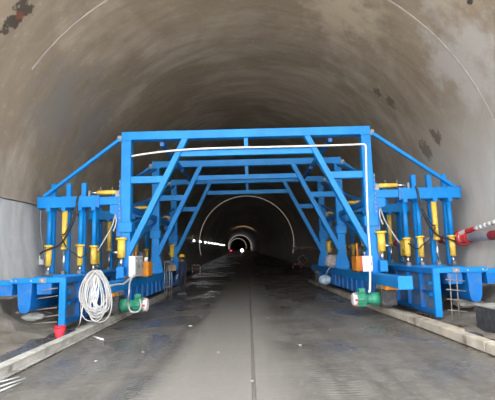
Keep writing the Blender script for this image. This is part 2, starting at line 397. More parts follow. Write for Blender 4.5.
# ------------------------------------------------------------ gantry
Y1, DY = 12.8, 4.14
PY = [Y1, Y1 + DY, Y1 + 2 * DY]
XO = 3.77          # outer face of columns
G = empty('formwork_gantry', (0, PY[1], 0), 'bright blue steel portal gantry spanning the carriageway on rails', 'gantry')
B = 'blue'
def hose(pts, r=.018, m_='cable_black', parent=G, name='hydraulic_hose'):
    return MB().tube(smooth(pts, 5), r, 6).build(name, m_, parent)
def cyl(x, y, z0, z1, r, n=14):
    return MB().tube([(x, y, z0), (x, y, z1)], r, n)
for pi, Y in enumerate(PY):
    MB().bb(-XO, XO, Y - .14, Y + .14, 5.215, 5.47, .012).build('portal_beam', B, G)
    for s in (-1, 1):
        c = MB().bb(s*3.48, s*XO, Y - .14, Y + .14, 1.1, 5.19, .012).build('column', B, G)
        MB().bb(s*3.46, s*3.79, Y - .16, Y + .16, 5.185, 5.22).build('flange_plate', B, c)
        MB().bb(s*3.40, s*3.85, Y - .2, Y + .2, 1.07, 1.1).build('base_plate', B, c)
        # base gussets
        for yy in (Y - .1, Y + .1):
            MB().prism([(s*3.48, 1.1), (s*3.48, 1.75), (s*3.36, 1.1)], yy - .012, yy + .012).build('gusset', B, c)
            MB().prism([(s*3.77, 1.1), (s*3.77, 1.75), (s*3.9, 1.1)], yy - .012, yy + .012).build('gusset', B, c)
        # collar of the sleeve joint
        MB().bb(s*3.42, s*3.83, Y - .2, Y + .2, 2.42, 2.72, .015).build('collar', B, c)
        # bolted flange, outer side
        mb = MB().bb(s*3.765, s*3.80, Y - .17, Y + .17, 2.75, 4.0)
        mb.build('side_flange', B, c)
        mb = MB()
        for k in range(9):
            z = 2.85 + k * .135
            mb.tube([(s*3.785, Y - .17, z), (s*3.785, Y - .195, z)], .022, 6)
        mb.build('bolt_row', 'steel', c)['kind'] = 'stuff'
        # diagonal brace
        MB().bar((s*1.84, Y - .02, 5.25), (s*3.56, Y - .02, 1.78), .17, .22, (0, 1, 0), .01).build('diagonal_brace', B, G)
        # short tie between column and brace
        MB().bb(s*2.52, s*3.50, Y - .09, Y + .09, 3.89, 4.10, .01).build('tie_beam', B, G)
        # ---- cantilever arm
        ox = .1 if s > 0 else 0.0      # the arms by the pipe are run out a little further
        a = MB().bb(s*3.76, s*4.6, Y - .11, Y + .11, 3.26, 3.50, .01).build('inner_arm', B, G)
        mb = MB().prism([(s*3.78, 2.95), (s*4.1, 3.0), (s*4.1, 3.26), (s*3.78, 3.26)], Y - .09, Y + .09); mb.build('bracket', B, a)
        so = MB().bb(s*(4.42 + ox), s*(6.22 + ox), Y - .14, Y + .14, 3.2, 3.53, .012).build('outer_arm', B, G)
        MB().bb(s*(4.40 + ox), s*(4.47 + ox), Y - .16, Y + .16, 3.18, 3.55).build('band', 'blue_form', so)
        for xx in (5.91, 5.46, 4.98, 4.58): MB().bb(s*(xx + ox - .06), s*(xx + ox + .06), Y - .148, Y + .148, 3.10, 3.545).build('lug', B, so)
        MB().bb(s*(6.21 + ox), s*(6.24 + ox), Y - .155, Y + .155, 3.18, 3.55).build('end_plate', B, so)
        # strut from portal corner to arm end
        st = MB().bar((s*3.86, Y, 5.27), (s*(6.12 + ox), Y, 3.56), .09, .12, (0, 1, 0), .008).build('strut', B, G)
        MB().bb(s*3.76, s*3.92, Y - .04, Y + .04, 5.2, 5.38).build('pin_lug', 'steel', st)
        # horizontal telescoping cylinder on the arm
        hc = MB().tube([(s*3.95, Y - .03, 3.64), (s*4.5, Y - .03, 3.64)], .065, 12).build('arm_cylinder', 'yellow', G)
        MB().tube([(s*4.5, Y - .03, 3.64), (s*(4.72 + ox), Y - .03, 3.64)], .028, 8).build('rod', 'chrome', hc)
        for xx in (4.05, 4.4): MB().tube([(s*(xx + ox), Y - .03, 3.70), (s*(xx + ox), Y - .03, 3.8)], .02, 6).build('port', 'steel', hc)
        MB().bb(s*(4.70 + ox), s*(4.76 + ox), Y - .07, Y + .01, 3.52, 3.7).build('clevis', 'steel', hc); MB().bb(s*3.84, s*3.95, Y - .07, Y + .01, 3.49, 3.68).build('clevis', 'steel', hc)
        # guide posts behind the arm
        for xx in (5.92, 5.46, 4.99):
            gp = MB().bb(s*(xx + ox - .07), s*(xx + ox + .07), Y + .16, Y + .30, 1.26, 3.98, .01).build('guide_post', B, G)
            MB().bb(s*(xx + ox - .1), s*(xx + ox + .1), Y + .13, Y + .33, 3.16, 3.57).build('guide_sleeve', B, gp)
        # vertical cylinders
        for xx, kind in ((5.91, 'a'), (5.46, 'b'), (4.98, 'a'), (4.58, 'a')):
            yy = Y - .02
            if kind == 'a':
                zt, zb = (2.07, 1.49) if xx != 4.58 else (2.03, 1.52)
                vc = cyl(s*(xx + ox), yy, zb, zt, .085).build('lift_cylinder', 'yellow', G)
                cyl(s*(xx + ox), yy, zt, 3.12, .068).build('upper_tube', B, vc)
                cyl(s*(xx + ox), yy, zt - .02, zt + .03, .13).build('collar', 'yellow', vc)
            else:
                zb = 1.98
                vc = cyl(s*(xx + ox), yy, zb, 3.12, .08).build('lift_cylinder', 'yellow', G)
                cyl(s*(xx + ox), yy, zb - .01, zb + .06, .095).build('collar', 'yellow', vc)
            cyl(s*(xx + ox), yy, 1.30, zb, .034).build('rod', 'chrome', vc)
            MB().bb(s*(xx + ox) - .05, s*(xx + ox) + .05, yy - .05, yy + .05, 1.245, 1.34).build('foot_clevis', 'steel', vc)
            MB().tube([(s*(xx + ox), yy - .08, zb + .3), (s*(xx + ox) - s*.02, yy - .14, zb + .3)], .035, 8).build('port', 'yellow', vc)
        # support jack beside the column
        if pi != 1:
            xj, yj = s*3.77 + .08, Y - .27
            jc = cyl(xj, yj, 1.68, 2.22, .11, 16).build('support_jack', 'yellow', G)
            cyl(xj, yj, 2.20, 2.26, .16, 16).build('collar', 'yellow', jc)
            cyl(xj, yj, 1.40, 1.68, .05).build('rod', 'chrome', jc)
            MB().tube([(xj + s*.1, yj, 1.84), (xj + s*.24, yj, 1.84)], .035, 8).build('port', 'chrome', jc)
            MB().bb(xj - .11, xj + .11, yj - .11, yj + .11, 1.1, 1.42, .01).build('jack_pedestal', B, G)
            MB().bb(s*3.72, s*3.88, Y - .16, Y - .13, 2.3, 3.2).build('jack_rail', 'blue_form', G)
    # upper cross tie between the braces
    MB().bb(-2.12, 2.12, Y - .07, Y + .07, 4.68, 4.87, .01).build('cross_tie', 'blue', G)
    MB().bb(-.06, .06, Y - .06, Y + .06, 4.86, 5.23).build('centre_post', B, G)
for s in (-1, 1):
    # base girder
    g_ = MB().bb(s*3.47, s*3.77, 10.2, 24.2, .80, 1.07, .012).build('base_girder', B, G)
    MB().bb(s*3.45, s*3.79, 10.17, 10.22, .78, 1.09).build('end_plate', B, g_)
    # deep web below it, between the wheel boxes
    w_ = MB().bb(s*3.55, s*3.70, 12.2, 22.2, .36, .80).build('lower_web', 'blue_form', G)  # the web's shadow is put into its darker blue
    for k in range(15):
        yy = 12.3 + k * .70
        MB().bb(s*3.50, s*3.76, yy - .02, yy + .02, .36, .80).build('stiffener', 'blue_form', w_)
    for bay in range(2):
        ya, yb = PY[bay] + .14, PY[bay+1] - .14
        MB().bb(s*2.60 - .06, s*2.60 + .06, ya, yb, 5.08, 5.20).build('roof_purlin', 'blue_form', G)
        MB().bb(s*3.56, s*3.70, ya, yb, 3.10, 3.26).build('longitudinal_tie', 'blue_form', G)
        MB().bar((s*3.62, ya, 4.02), (s*3.62, yb, 5.15), .08, .08).build('side_brace', 'blue_form', G)
        MB().bar((s*3.62, ya, 3.2), (s*3.62, yb, 4.0), .08, .08).build('side_brace', 'blue_form', G)
        MB().bar((s*3.62, ya, 1.9), (s*3.62, yb, 3.05), .07, .07).build('side_brace', 'blue_form', G)
    # wheel sets, front and rear
    for wi, yw in enumerate((11.7, 23.0)):
        wb = MB().bb(s*3.42, s*3.82, yw - .3, yw + .3, .28, .69, .02).build('wheel_box', 'dark_steel', G)
        MB().tube([(s*3.50, yw, .42), (s*3.74, yw, .42)], .225, 20).build('wheel', 'rust_steel', wb)
        MB().bb(s*3.44, s*3.84, yw - .22, yw + .22, .69, .80).build('bearing_plate', 'rust_steel', wb)
        MB().bb(s*3.44, s*3.86, yw - .62, yw - .33, .70, .80, .01).build('wedge', 'orange', wb)
        # motor
        if wi: continue
        mo = MB().tube([(s*3.42, yw - .05, .43), (s*3.22, yw - .05, .43), (s*3.19, yw - .05, .43), (s*3.08, yw - .05, .43), (s*3.05, yw - .05, .43), (s*2.82, yw - .05, .43)], [.175, .175, .135, .135, .165, .165], 18).build('travel_motor', 'green', G)
        mo['label'] = 'green electric travel motor with striped end'
        mb = MB()
        for k in range(14):
            a = 2*PI*k/14
            mb.box((s*2.93, yw - .05 + .178*math.cos(a), .43 + .178*math.sin(a)), (.26, .02, .02))
        mb.build('fin', 'green', mo)['kind'] = 'stuff'
        mb = MB().tube([(s*2.82, yw - .05, .43), (s*2.74, yw - .05, .43), (s*2.71, yw - .05, .43)], [.175, .175, .14], 18); mb.build('fan_cover', 'white_paint', mo)
        for k in range(6):
            a = 2*PI*k/6; MB().box((s*2.78, yw - .05 + .155*math.cos(a), .43 + .155*math.sin(a)), (.07, .06, .06)).build('red_mark', 'red', mo)
        MB().bb(s*2.88, s*3.05, yw - .13, yw + .05, .62, .72, .01).build('terminal_box', 'green', mo)

# hydraulic hoses drooping across the arms
for s in (-1, 1):
    hose([(s*5.0, Y1 - .17, 3.58), (s*5.05, Y1 - .19, 3.4), (s*5.05, Y1 - .22, 3.0), (s*5.25, Y1 - .2, 2.5), (s*5.55, Y1 - .15, 2.1), (s*5.95, Y1 - .18, 1.95), (s*6.1, Y1 - .15, 1.85)], .028)
    hose([(s*5.0, Y1 - .17, 3.56), (s*5.15, Y1 - .2, 2.9), (s*5.35, Y1 - .2, 2.45), (s*5.5, Y1 - .15, 2.4)], .022)
    hose([(s*5.5, Y1 - .15, 2.35), (s*5.3, Y1 - .2, 2.0), (s*5.1, Y1 - .15, 1.85), (s*4.9, Y1 - .18, 1.72), (s*4.66, Y1 - .15, 1.9)], .02)
    hose([(s*3.92, Y1 - .15, 2.95), (s*4.0, Y1 - .2, 2.6), (s*4.2, Y1 - .25, 2.2), (s*4.4, Y1 - .2, 1.9)], .02, 'cable_grey')
    hose([(s*3.9, Y1 - .2, 2.95), (s*3.86, Y1 - .25, 2.7), (s*3.92, Y1 - .3, 2.45)], .022, 'cable_grey')

# ------------------------------------------------------------ trench forms hung on both sides
def trench_form(s, label):
    ya, yb = 10.5, 22.6
    T = empty('trench_form', (s*5.4, (ya + yb) / 2, 0), label, 'formwork')
    # inner side panel: plate + frame + ribs
    for (z0, z1, nm) in ((1.10, 1.24, 'top_rail'), (.12, .22, 'bottom_rail')):
        MB().bb(s*4.44, s*4.60, ya + .1, yb, z0, z1, .008).build(nm, 'blue_form', T)
    MB().bb(s*4.42, s*4.58, ya, ya + .1, .08, 1.24, .01).build('end_post', 'blue', T)
    ribs = 13
    for k in range(ribs):
        y0 = ya + .1 + (yb - ya - .1) * k / ribs; y1 = ya + .1 + (yb - ya - .1) * (k + 1) / ribs
        MB().bb(s*4.55, s*4.59, y0, y1, .22, 1.10).build('panel_plate', 'form_plate', T)
        MB().bb(s*4.45, s*4.55, y1 - .09, y1, .22, 1.10).build('rib', 'blue_form', T)
        MB().bb(s*4.49, s*4.55, y0, y1 - .09, .60, .67).build('stiffener', 'blue_form', T)
    # lugs on first panel
    for z in (.55, .82): MB().bb(s*4.43, s*4.54, ya + .3, ya + .38, z, z + .08).build('hinge_lug', 'blue', T)
    # trough bodies running along the tunnel
    MB().prism([(s*4.78, 1.12), (s*5.14, 1.12), (s*5.13, .85), (s*4.79, .85)], ya + .05, yb).build('shallow_trough', 'blue_form', T)
    MB().prism([(s*5.24, 1.12), (s*5.60, 1.12), (s*5.56, .58), (s*5.52, .46), (s*5.46, .42), (s*5.36, .42), (s*5.30, .47), (s*5.27, .58)], ya + .02, yb).build('deep_trough', 'blue_form', T)
    MB().prism([(s*5.72, 1.10), (s*6.08, 1.10), (s*6.06, .84), (s*5.74, .84)], ya + .05, yb).build('shallow_trough', 'blue_form', T)
    # cross beams on top
    for yy in (ya + .08, Y1, Y1 + .23, PY[1], PY[1] + .23, PY[2], PY[2] + .23, yb - .1):
        cb = MB().bb(s*4.47, s*5.74, yy - .075, yy + .075, 1.12, 1.245, .008).build('cross_beam', 'blue', T)
        MB().bb(s*5.72, s*6.30, yy - .06, yy + .06, 1.09, 1.20).build('beam_extension', 'blue', cb)
        if yy == ya + .08:
            for xx in (4.98, 5.25, 5.62, 5.72): MB().tube([(s*xx, yy - .06, 1.18), (s*xx, yy - .1, 1.18)], .024, 6).build('bolt', 'chrome', cb)
            MB().bb(s*4.9, s*5.06, yy - .085, yy - .07, 1.125, 1.24).build('splice_plate', 'steel', cb)
    return T
trench_form(-1, 'blue steel trench form hanging beside the wall with the dark cable')
trench_form(1, 'blue steel trench form hanging beside the wall with the striped pipe')

# ------------------------------------------------------------ rails
def ground_pt(px, py, z=0): p = at(px, py, Z=z); return p
rail = empty('track_rail', (-3.6, 12, 0), 'pale dusty steel channel rail under the wheels near the cable coil', 'rail')
for k in range(6):
    y0 = 1.5 + k * 4.2; y1 = y0 + 4.17; jx = (-.02, .015, 0, .01, -.01, 0)[k]
    mb = MB(); xc = -3.61 + jx
    mb.bb(xc - .11, xc + .11, y0, y1, .015, .045); mb.bb(xc - .035, xc + .035, y0, y1, .045, .155); mb.bb(xc - .085, xc + .085, y0, y1, .155, .185, .006)
    sg = mb.build('rail_length', 'rail_paint', rail)
    for q in range(4):
        MB().bb(xc - .1, xc - .035, y0 + .4 + q, y0 + .43 + q, .045, .155).build('web_stiffener', 'rail_paint', sg)
rail2 = empty('track_rail', (3.7, 12, 0), 'weathered brown and white timber track under the wheels by the plank', 'rail')
prev = None
tl = [(3.86, 2.5), (3.86, 7.2), (3.76, 10.3), (3.62, 13.5), (3.62, 18.0), (3.6, 22.0), (3.6, 26.0)]
for k in range(len(tl) - 1):
    (xa, y0), (xb, y1) = tl[k], tl[k+1]
    MB().bar((xa, y0, .095), (xb, y1 - .03, .095), .2, .17, (0, 0, 1), .012).build('timber_length', 'timber', rail2)
# plank lying beside
pl = MB().bar((4.12, 8.75, .09), (3.98, 11.4, .09), .2, .05, (0, 0, 1), .006); tag(pl.build('wood_plank', 'plank'), 'loose light brown plank on the ground between track and trench form', 'plank')
pl = MB()
pl.bb(3.9, 4.3, 9.3, 9.42, .005, .064); tag(pl.build('timber_block', 'timber'), 'short timber block under the loose plank', 'block')
pl = MB(); pl.bb(3.85, 4.25, 10.9, 11.02, .005, .064); tag(pl.build('timber_block', 'timber'), 'short timber block under the far end of the loose plank', 'block')
# second plank beside left rail
pl = MB().bar((-4.0, 10.3, .05), (-3.93, 13.0, .05), .16, .06, (0, 0, 1), .006); tag(pl.build('wood_plank', 'timber'), 'long grey plank on the ground beside the channel rail', 'plank')

# ------------------------------------------------------------ equipment carried by the gantry
def cabinet(name, c, sz, rz, label, cat, body, door):
    t = empty(name, (c[0], c[1], c[2]), label, cat)
    cz = c[2] + sz[2] / 2
    MB().box((c[0], c[1], cz), sz, rz, .01).build('body', body, t)
    d = Vector((math.sin(rz), -math.cos(rz), 0)); e = Vector((math.cos(rz), math.sin(rz), 0))
    p = Vector((c[0], c[1], cz)) + d * (sz[1] / 2 + .008)
    dr = MB().box(p, (sz[0] * .92, .014, sz[2] * .93), rz, .003).build('door', door, t)
    h = p + d * .015 + e * sz[0] * .36
    MB().box(h, (.02, .03, .09), rz).build('handle', 'dark_steel', dr)
    return t
c1 = empty('control_box', (-3.255, 12.5, 1.1), 'white electric control box with a grey front, mounted inside the column near the cable coil', 'electric box')
MB().bb(-3.34, -3.17, 12.05, 12.95, 1.15, 1.72, .01).build('body', 'box_white', c1)
for y0_ in (12.08, 12.51):
    dd = MB().bb(-3.172, -3.155, y0_, y0_ + .41, 1.18, 1.69, .003).build('door', 'box_grey', c1)
    MB().bb(-3.156, -3.135, y0_ + .33, y0_ + .36, 1.38, 1.48).build('handle', 'dark_steel', dd)
    MB().bb(-3.156, -3.150, y0_ + .06, y0_ + .2, 1.55, 1.62).build('nameplate', 'white_paint', dd)
for y0_ in (12.2, 12.8): MB().bb(-3.5, -3.33, y0_, y0_ + .04, 1.07, 1.17).build('bracket', 'dark_steel', c1)
c2 = cabinet('control_box', (3.36, 12.35, 1.12), (.27, .22, .44), -.25, 'white electric control box with a red edge beside the conduit', 'electric box', 'box_white', 'box_white')
MB().box((3.20, 12.40, 1.34), (.03, .2, .42), -.25).build('red_edge', 'red', c2)
def tank(x, y, label):
    t = empty('pump_unit', (x, y, 1.07), label, 'hydraulic pump')
    MB().bb(x - .24, x + .24, y - .3, y + .3, 1.10, 1.55, .02).build('oil_tank', 'orange', t)
    for dx in (-.18, .18): MB().bb(x + dx - .03, x + dx + .03, y - .28, y + .28, 1.07, 1.10).build('foot', 'dark_steel', t)
    MB().tube([(x - .05, y, 1.56), (x - .05, y, 1.86)], .1, 12).build('pump_motor', 'dark_steel', t)
    MB().tube([(x + .12, y - .1, 1.55), (x + .12, y - .1, 1.68)], .06, 10).build('filler_cap', 'white_paint', t)
    MB().tube([(x - .17, y - .2, 1.55), (x - .17, y - .2, 1.95)], .03, 8).build('standpipe', 'orange', t)
tank(-3.30, 13.5, 'orange hydraulic pump tank behind the control box with a grey front')
tank(3.48, 13.45, 'orange hydraulic pump tank behind the control box with a red edge')
# crates further back
def at_g(px, Y): return at(px, 260, Y=Y).x
cb_ = empty('cardboard_box', (-3.45, 19.2, 1.07), 'brown cardboard box lying on the base girder beside the worker', 'box')
MB().box((-3.42, 19.2, 1.20), (.36, .4, .25), .2, .01).build('carton', 'cardboard', cb_)
MB().box((-3.42, 19.2, 1.328), (.06, .41, .006), .2).build('tape', 'plank', cb_)
sk = MB().box((3.5, 18.1, 1.34), (.56, .5, .52), .15, .1); bmesh.ops.subdivide_edges(sk.bm, edges=sk.bm.edges[:], cuts=2, use_grid_fill=True)
for v in sk.bm.verts: v.co += Vector((random.uniform(-.02, .02), random.uniform(-.02, .02), random.uniform(-.015, .015) if v.co.z > 1.12 else 0))
tag(sk.build('filled_sack', 'sack'), 'bulging grey brown sack standing on the base girder by the far column', 'sack')
bg_ = MB().ball((3.22, 18.6, .55), .27, 1.0, 1.2, .78, 3)
for v in bg_.bm.verts: v.co += v.co.normalized() * random.uniform(-.02, .02)
pb_ = empty('plastic_bag', (3.3, 18.6, .3), 'white and blue plastic wrapped bundle tied to the base girder over the timber track', 'bag')
bg_.build('bag', 'blue_white_bag', pb_); MB().tube([(3.25, 18.6, .74), (3.36, 18.6, .95), (3.455, 18.6, 1.085), (3.6, 18.6, 1.085)], .015, 6).build('tie_rope', 'cable_white', pb_)
# pipe stand near the girder
t = empty('pipe_stand', (-3.2, 17.5, 0), 'thin grey pipe stand on the ground beside the base girder', 'stand')
for xx in (-3.36, -3.16):
    for yy in (17.3, 17.75): MB().tube([(xx, yy, 0), (xx, yy, 1.5)], .022, 8).build('leg', 'steel', t)
for z in (.5, 1.5):
    MB().tube([(-3.36, 17.3, z), (-3.16, 17.3, z), (-3.16, 17.75, z), (-3.36, 17.75, z)], .02, 8, True).build('rung', 'steel', t)

# white conduit over the portal and down the right column
pts = [at(131.5, 156.2, Y=12.62), at(150, 153.2, Y=12.62), at(180, 150.0, Y=12.62), at(220, 148.0, Y=12.62), at(300, 146.2, Y=12.62), at(350, 144.7, Y=12.62), at(363, 144.2, Y=12.62)]
P2 = smooth(pts, 4) + [at(365, 144.6, Y=12.62), at(365.8, 146.0, Y=12.62), at(366.5, 180, Y=12.62), at(367.3, 205, Y=12.62), at(368.5, 232, Y=12.62), at(370, 252, Y=12.62), at(370.2, 268, Y=12.3), at(370, 290, Y=11.0), at(369, 292, Y=10.95)]
MBc = MB().tube(P2, .029, 8); tag(MBc.build('conduit', 'pvc'), 'white plastic conduit sagging under the portal beam and down one column', 'conduit')

# cable coil hung at the front of the left girder
coil = empty('cable_coil', (-3.75, 9.55, .5), 'big loose coil of white cable hung on the end of the base girder', 'cable coil')
rnd = random.Random(11)
top = at(96, 271, Y=9.5)
for k in range(18):
    cx, cy = 96 + rnd.uniform(-2.5, 2.5), 294 + rnd.uniform(-5, 3); hw = rnd.uniform(8.5, 14.2); hh = cy - 270 - rnd.uniform(0, 2.5)
    tilt = rnd.uniform(-.10, .10); Yd = 9.95 + rnd.uniform(-.14, .14); lp = []
    for q in range(28):
        a = 2*PI*q/28; u = hw * math.cos(a) * (1 - .22 * math.sin(a)); v = hh * math.sin(a)
        u2, v2 = u + v * tilt, v
        p = at(cx + u2, cy - v2, Y=Yd); p.y += .05 * math.sin(a * 2 + k); lp.append(p)
    MB().tube(lp, .0125, 6, True).build('cable_loop', 'cable_white' if k % 3 else 'cable_grey', coil)
for k in range(14):
    x0 = 92 + rnd.uniform(-4, 8); lp = smooth([at(95 + rnd.uniform(-1, 2), 272, Y=9.93), at(x0, 285, Y=9.91), at(x0 + rnd.uniform(-5, 5), 298, Y=9.9), at(x0 + rnd.uniform(-6, 6), 311, Y=9.91)], 5)
    MB().tube(lp, .012, 6).build('cable_strand', ('cable_white', 'cable_grey')[k % 2], coil)
MB().tube(smooth([at(87, 285, Y=9.93), at(83, 305, Y=9.85), at(80, 322, Y=9.75), at(77, 329, Z=.03)], 5), .014, 6).build('cable_tail', 'cable_white', coil)
MB().tube([at(96, 275, Y=9.93), at(96.5, 268, Y=9.97), at(97, 272, Y=10.18)], .02, 6).build('hook', 'dark_steel', coil)
# white lead from coil to control box and down to the motor
ld = [at(109, 286, Y=10.1), at(116, 284.5, Y=10.6), at(124, 283.5, Y=11.2), at(128, 280, Y=11.8), at(132, 277, Y=11.95), at(134.5, 274, Y=12.02)]
tag(MB().tube(smooth(ld, 6), .024, 8).build('power_lead', 'cable_white'), 'white power lead running from the coil to the control box', 'cable')
ld = [at(134, 275, Y=12.02), at(130, 282, Y=11.6), at(129, 292, Y=11.0), at(128, 304, Y=11.4), at(131, 311.5, Y=11.4), at(138, 311.5, Y=11.4), at(141, 306, Y=11.4), at(139.5, 298.5, Y=11.6)]
tag(MB().tube(smooth(ld, 6), .022, 8).build('power_lead', 'cable_white'), 'white lead looping from the control box under the green motor', 'cable')

# ------------------------------------------------------------ striped pipe on the right wall
m, nt, nd, L, b = nodes_mat('striped_pipe')
tc = nd('TexCoord'); sp = nd('SeparateXYZ'); L(tc.outputs['Object'], sp.inputs[0])
fr = mth(nd, L, 'FRACT', mth(nd, L, 'DIVIDE', sp.outputs['Y'], 1.5))
k1 = mth(nd, L, 'LESS_THAN', fr, .28); nn = noise(nd, L, tc.outputs['Object'], 5, 6, .65)
c = mixc(nd, L, k1, (.88, .86, .82), (.55, .03, .035)); c = mixc(nd, L, rng(nd, L, nn, .5, .75, 0, .35), c, (.42, .38, .33))
L(c, b.inputs['Base Color']); b.inputs['Roughness'].default_value = .6
pipe = empty('striped_pipe', (6.42, 8, 2.02), 'red and white banded pipe running along the right wall', 'pipe')
XPI = 6.42
for k in range(9):
    y0 = 5 + 6.0 * k + 1.6; (xa, za), (xb, zb_) = path(y0), path(y0 + 5.97)
    MB().tube([(XPI + xa, y0, 2.02 + za), (XPI + xb, y0 + 5.97, 2.02 + zb_)], .125, 16).build('pipe_length', 'striped_pipe', pipe)
    MB().tube([(XPI + xa, y0 - .05, 2.02 + za), (XPI + xa, y0 + .04, 2.02 + za)], .16, 18).build('flange', 'red', pipe)
    for zz in (1.5, 4.5):
        (xc, zc_) = path(y0 + zz)
        MB().bb(XPI + xc - .05, XPI + xc + .29, y0 + zz - .03, y0 + zz + .03, 1.84 + zc_, 1.9 + zc_).build('wall_bracket', 'rust_steel', pipe)
hs = smooth([(6.55, 6.5, 2.95), (6.55, 9.0, 2.65), (6.5, 11.2, 2.38), (6.38, 12.6, 2.2), (6.34, 13.3, 2.1)], 8)
th = empty('branch_hose', (6.5, 9, 2.6), 'thinner pale and red hose slanting down into the striped pipe', 'hose')
for k in range(len(hs) - 1):
    MB().tube([hs[k], hs[k+1]], .07, 10).build('hose_band', 'white_paint' if k % 8 < 5 else 'red', th)
# orange ring collar where the hose joins
mb = MB(); mb.tube([(XPI + .2*math.cos(a*PI/10), 12.95 + .03*math.sin(a), 2.02 + .2*math.sin(a*PI/10)) for a in range(20)], .05, 8, True)
mb.build('ring_collar', 'red', pipe)

# ------------------------------------------------------------ rebar at the ends of the forms
for k, (z, x0, x1, dy) in enumerate(((1.0, -4.95, -4.57, .0), (.82, -5.0, -4.56, -.1), (.55, -5.05, -4.57, .05), (.38, -4.9, -4.5, -.05), (.22, -5.2, -4.56, .1))):
    o = MB().tube([(x0, 10.42 + dy, z - .05), (x1, 10.40 - dy*.2, z)], .014, 6).build('rebar', 'rust_steel')
    tag(o, 'thin rusty bar sticking out across the end post of the trench form by the coil', 'rebar', 'bars at the coil side form end')
rg = empty('rebar_grid', (4.9, 10.3, 0), 'upright grid of thin rusty bars at the trench form end by the striped pipe', 'rebar')
for xx in (4.70, 4.86): MB().tube([(xx, 10.3, 0), (xx + .02, 10.3, 1.1)], .014, 6).build('upright_bar', 'rust_steel', rg)
for z in (.25, .5, .72, .95): MB().tube([(4.60, 10.28, z + .03), (5.05, 10.25, z - .02)], .013, 6).build('cross_bar', 'rust_steel', rg)
# loose rods on the floor, bottom left
for k, (a, b2) in enumerate((((0, 382), (19, 377)), ((0, 386.5), (25, 378.5)), ((0, 391), (22, 382)))):
    pa, pb = at(*a, Z=.02), at(*b2, Z=.02); d = pa - pb
    o = MB().tube([pb, pa + d * .15], .012, 6).build('loose_rod', 'cable_grey'); tag(o, 'loose grey steel rod lying on the floor in front of the channel rail', 'rod', 'rods before the channel rail')
o = MB().tube([at(93, 336.5, Z=.02), at(103, 339.5, Z=.02)], .018, 6).build('loose_rod', 'pvc'); tag(o, 'short pale stick lying against the channel rail below the coil', 'stick')
o = MB().tube([at(0, 331, Z=.06) , at(8, 339, Z=.03)], .03, 6).build('loose_rod', 'pvc'); tag(o, 'short pale pipe piece on the dirt near the wall bench', 'pipe piece')

# lumps of concrete spill
def lump(c, r, sz, m_, label, seed, nm='concrete_lump', group=None):
    mb = MB().ball(c, r, 1.3, 1, sz, 3); q = random.Random(seed)
    for v in mb.bm.verts:
        d = (v.co - Vector(c)); f = 1 + .22 * math.sin(v.co.x * 9 + seed) * math.cos(v.co.y * 7 + seed) + q.uniform(-.07, .07)
        v.co = Vector(c) + d * f
    for f in mb.bm.faces: f.smooth = False
    return tag(mb.build(nm, m_), label, 'rubble', group)
lump(at(33, 317, Z=.22), .22, .45, 'pale_lump', 'pale broken concrete lump under the deep trough by the coil side wall', 1)
lump(at(45, 315, Z=.17), .16, .5, 'pale_lump', 'small pale concrete lump beside the bars of the coil side form', 2)
lump(at(27, 309, Z=.32), .18, .45, 'concrete_lump', 'grey brown rubble heap at the foot of the pale wall', 3)
lump(at(14, 314, Z=.3), .12, .5, 'pale_lump', 'pale rubble piece lying against the pale wall foot', 4)
lump(at(468, 303, Z=.3), .3, .35, 'concrete_lump', 'grey spill of concrete under the trough beside the rebar grid', 6)
for k, (px, py) in enumerate(((190, 326), (96, 361), (252, 381), (218, 352), (268, 318), (300, 345), (143, 352), (330, 330))):
    lump(at(px, py, Z=.010), .02 if k else .035, .5, 'concrete_lump', 'tiny pale stone chip lying on the wet carriageway', 20 + k, 'stone_chip', 'chips on the carriageway')

# red tub below the left form end
c = at(59.5, 338, Z=0.0); tb = empty('red_tub', c, 'small crumpled red plastic tub below the end post of the coil side form', 'tub')
MB().tube([(c.x, c.y, .004), (c.x, c.y, .015), (c.x, c.y, .24)], [.085, .09, .125], 14, cap=True).build('tub_body', 'red_cloth', tb)
MB().tube([(c.x + .128*math.cos(a*PI/8), c.y + .128*math.sin(a*PI/8), .235 + .012*math.sin(a*2)) for a in range(16)], .014, 6, True).build('rim', 'red_cloth', tb)

# open steel box at lower right
bxp = at(490, 334, Z=0.0); ob = empty('steel_box', (5.0, 8.6, 0), 'open ended dark steel box lying on the dirt beside the timber track', 'box')
x0, x1, y0, y1, zt = 4.74, 5.5, 8.4, 9.3, .50
for nm, a in (('side_plate', (x0, x0 + .03, y0, y1, .03, zt)), ('side_plate', (x1 - .03, x1, y0, y1, .03, zt)), ('top_plate', (x0 - .03, x1 + .03, y0 - .03, y1, zt, zt + .035)), ('bottom_plate', (x0 - .02, x1 + .02, y0 - .02, y1, .0, .03)), ('back_plate', (x0 + .03, x1 - .03, y1 - .03, y1, .03, zt))):
    MB().bb(*a).build(nm, 'rail_paint' if nm == 'top_plate' else 'dark_steel', ob)

# floodlight with cable on the left wall
pw = wall_at(39, 262, RT - .08); fl = empty('floodlight', pw, 'small white floodlight hanging on the pale left wall by its cable', 'lamp')
MB().box(pw + Vector((.06, 0, 0)), (.12, .2, .17), .6, .015).build('housing', 'white_plastic', fl)
MB().box(pw + Vector((.03, -.02, .14)), (.03, .16, .1), .4).build('bracket', 'white_plastic', fl)
pc = [wall_at(41, 210, RT - .05), wall_at(40.5, 225, RT - .06), wall_at(42.5, 245, RT - .06), wall_at(45, 262, RT - .06), wall_at(44, 267, RT - .06), wall_at(40, 264, RT - .06)]
MB().tube(smooth(pc, 5), .016, 6).build('cable', 'cable_grey', fl)

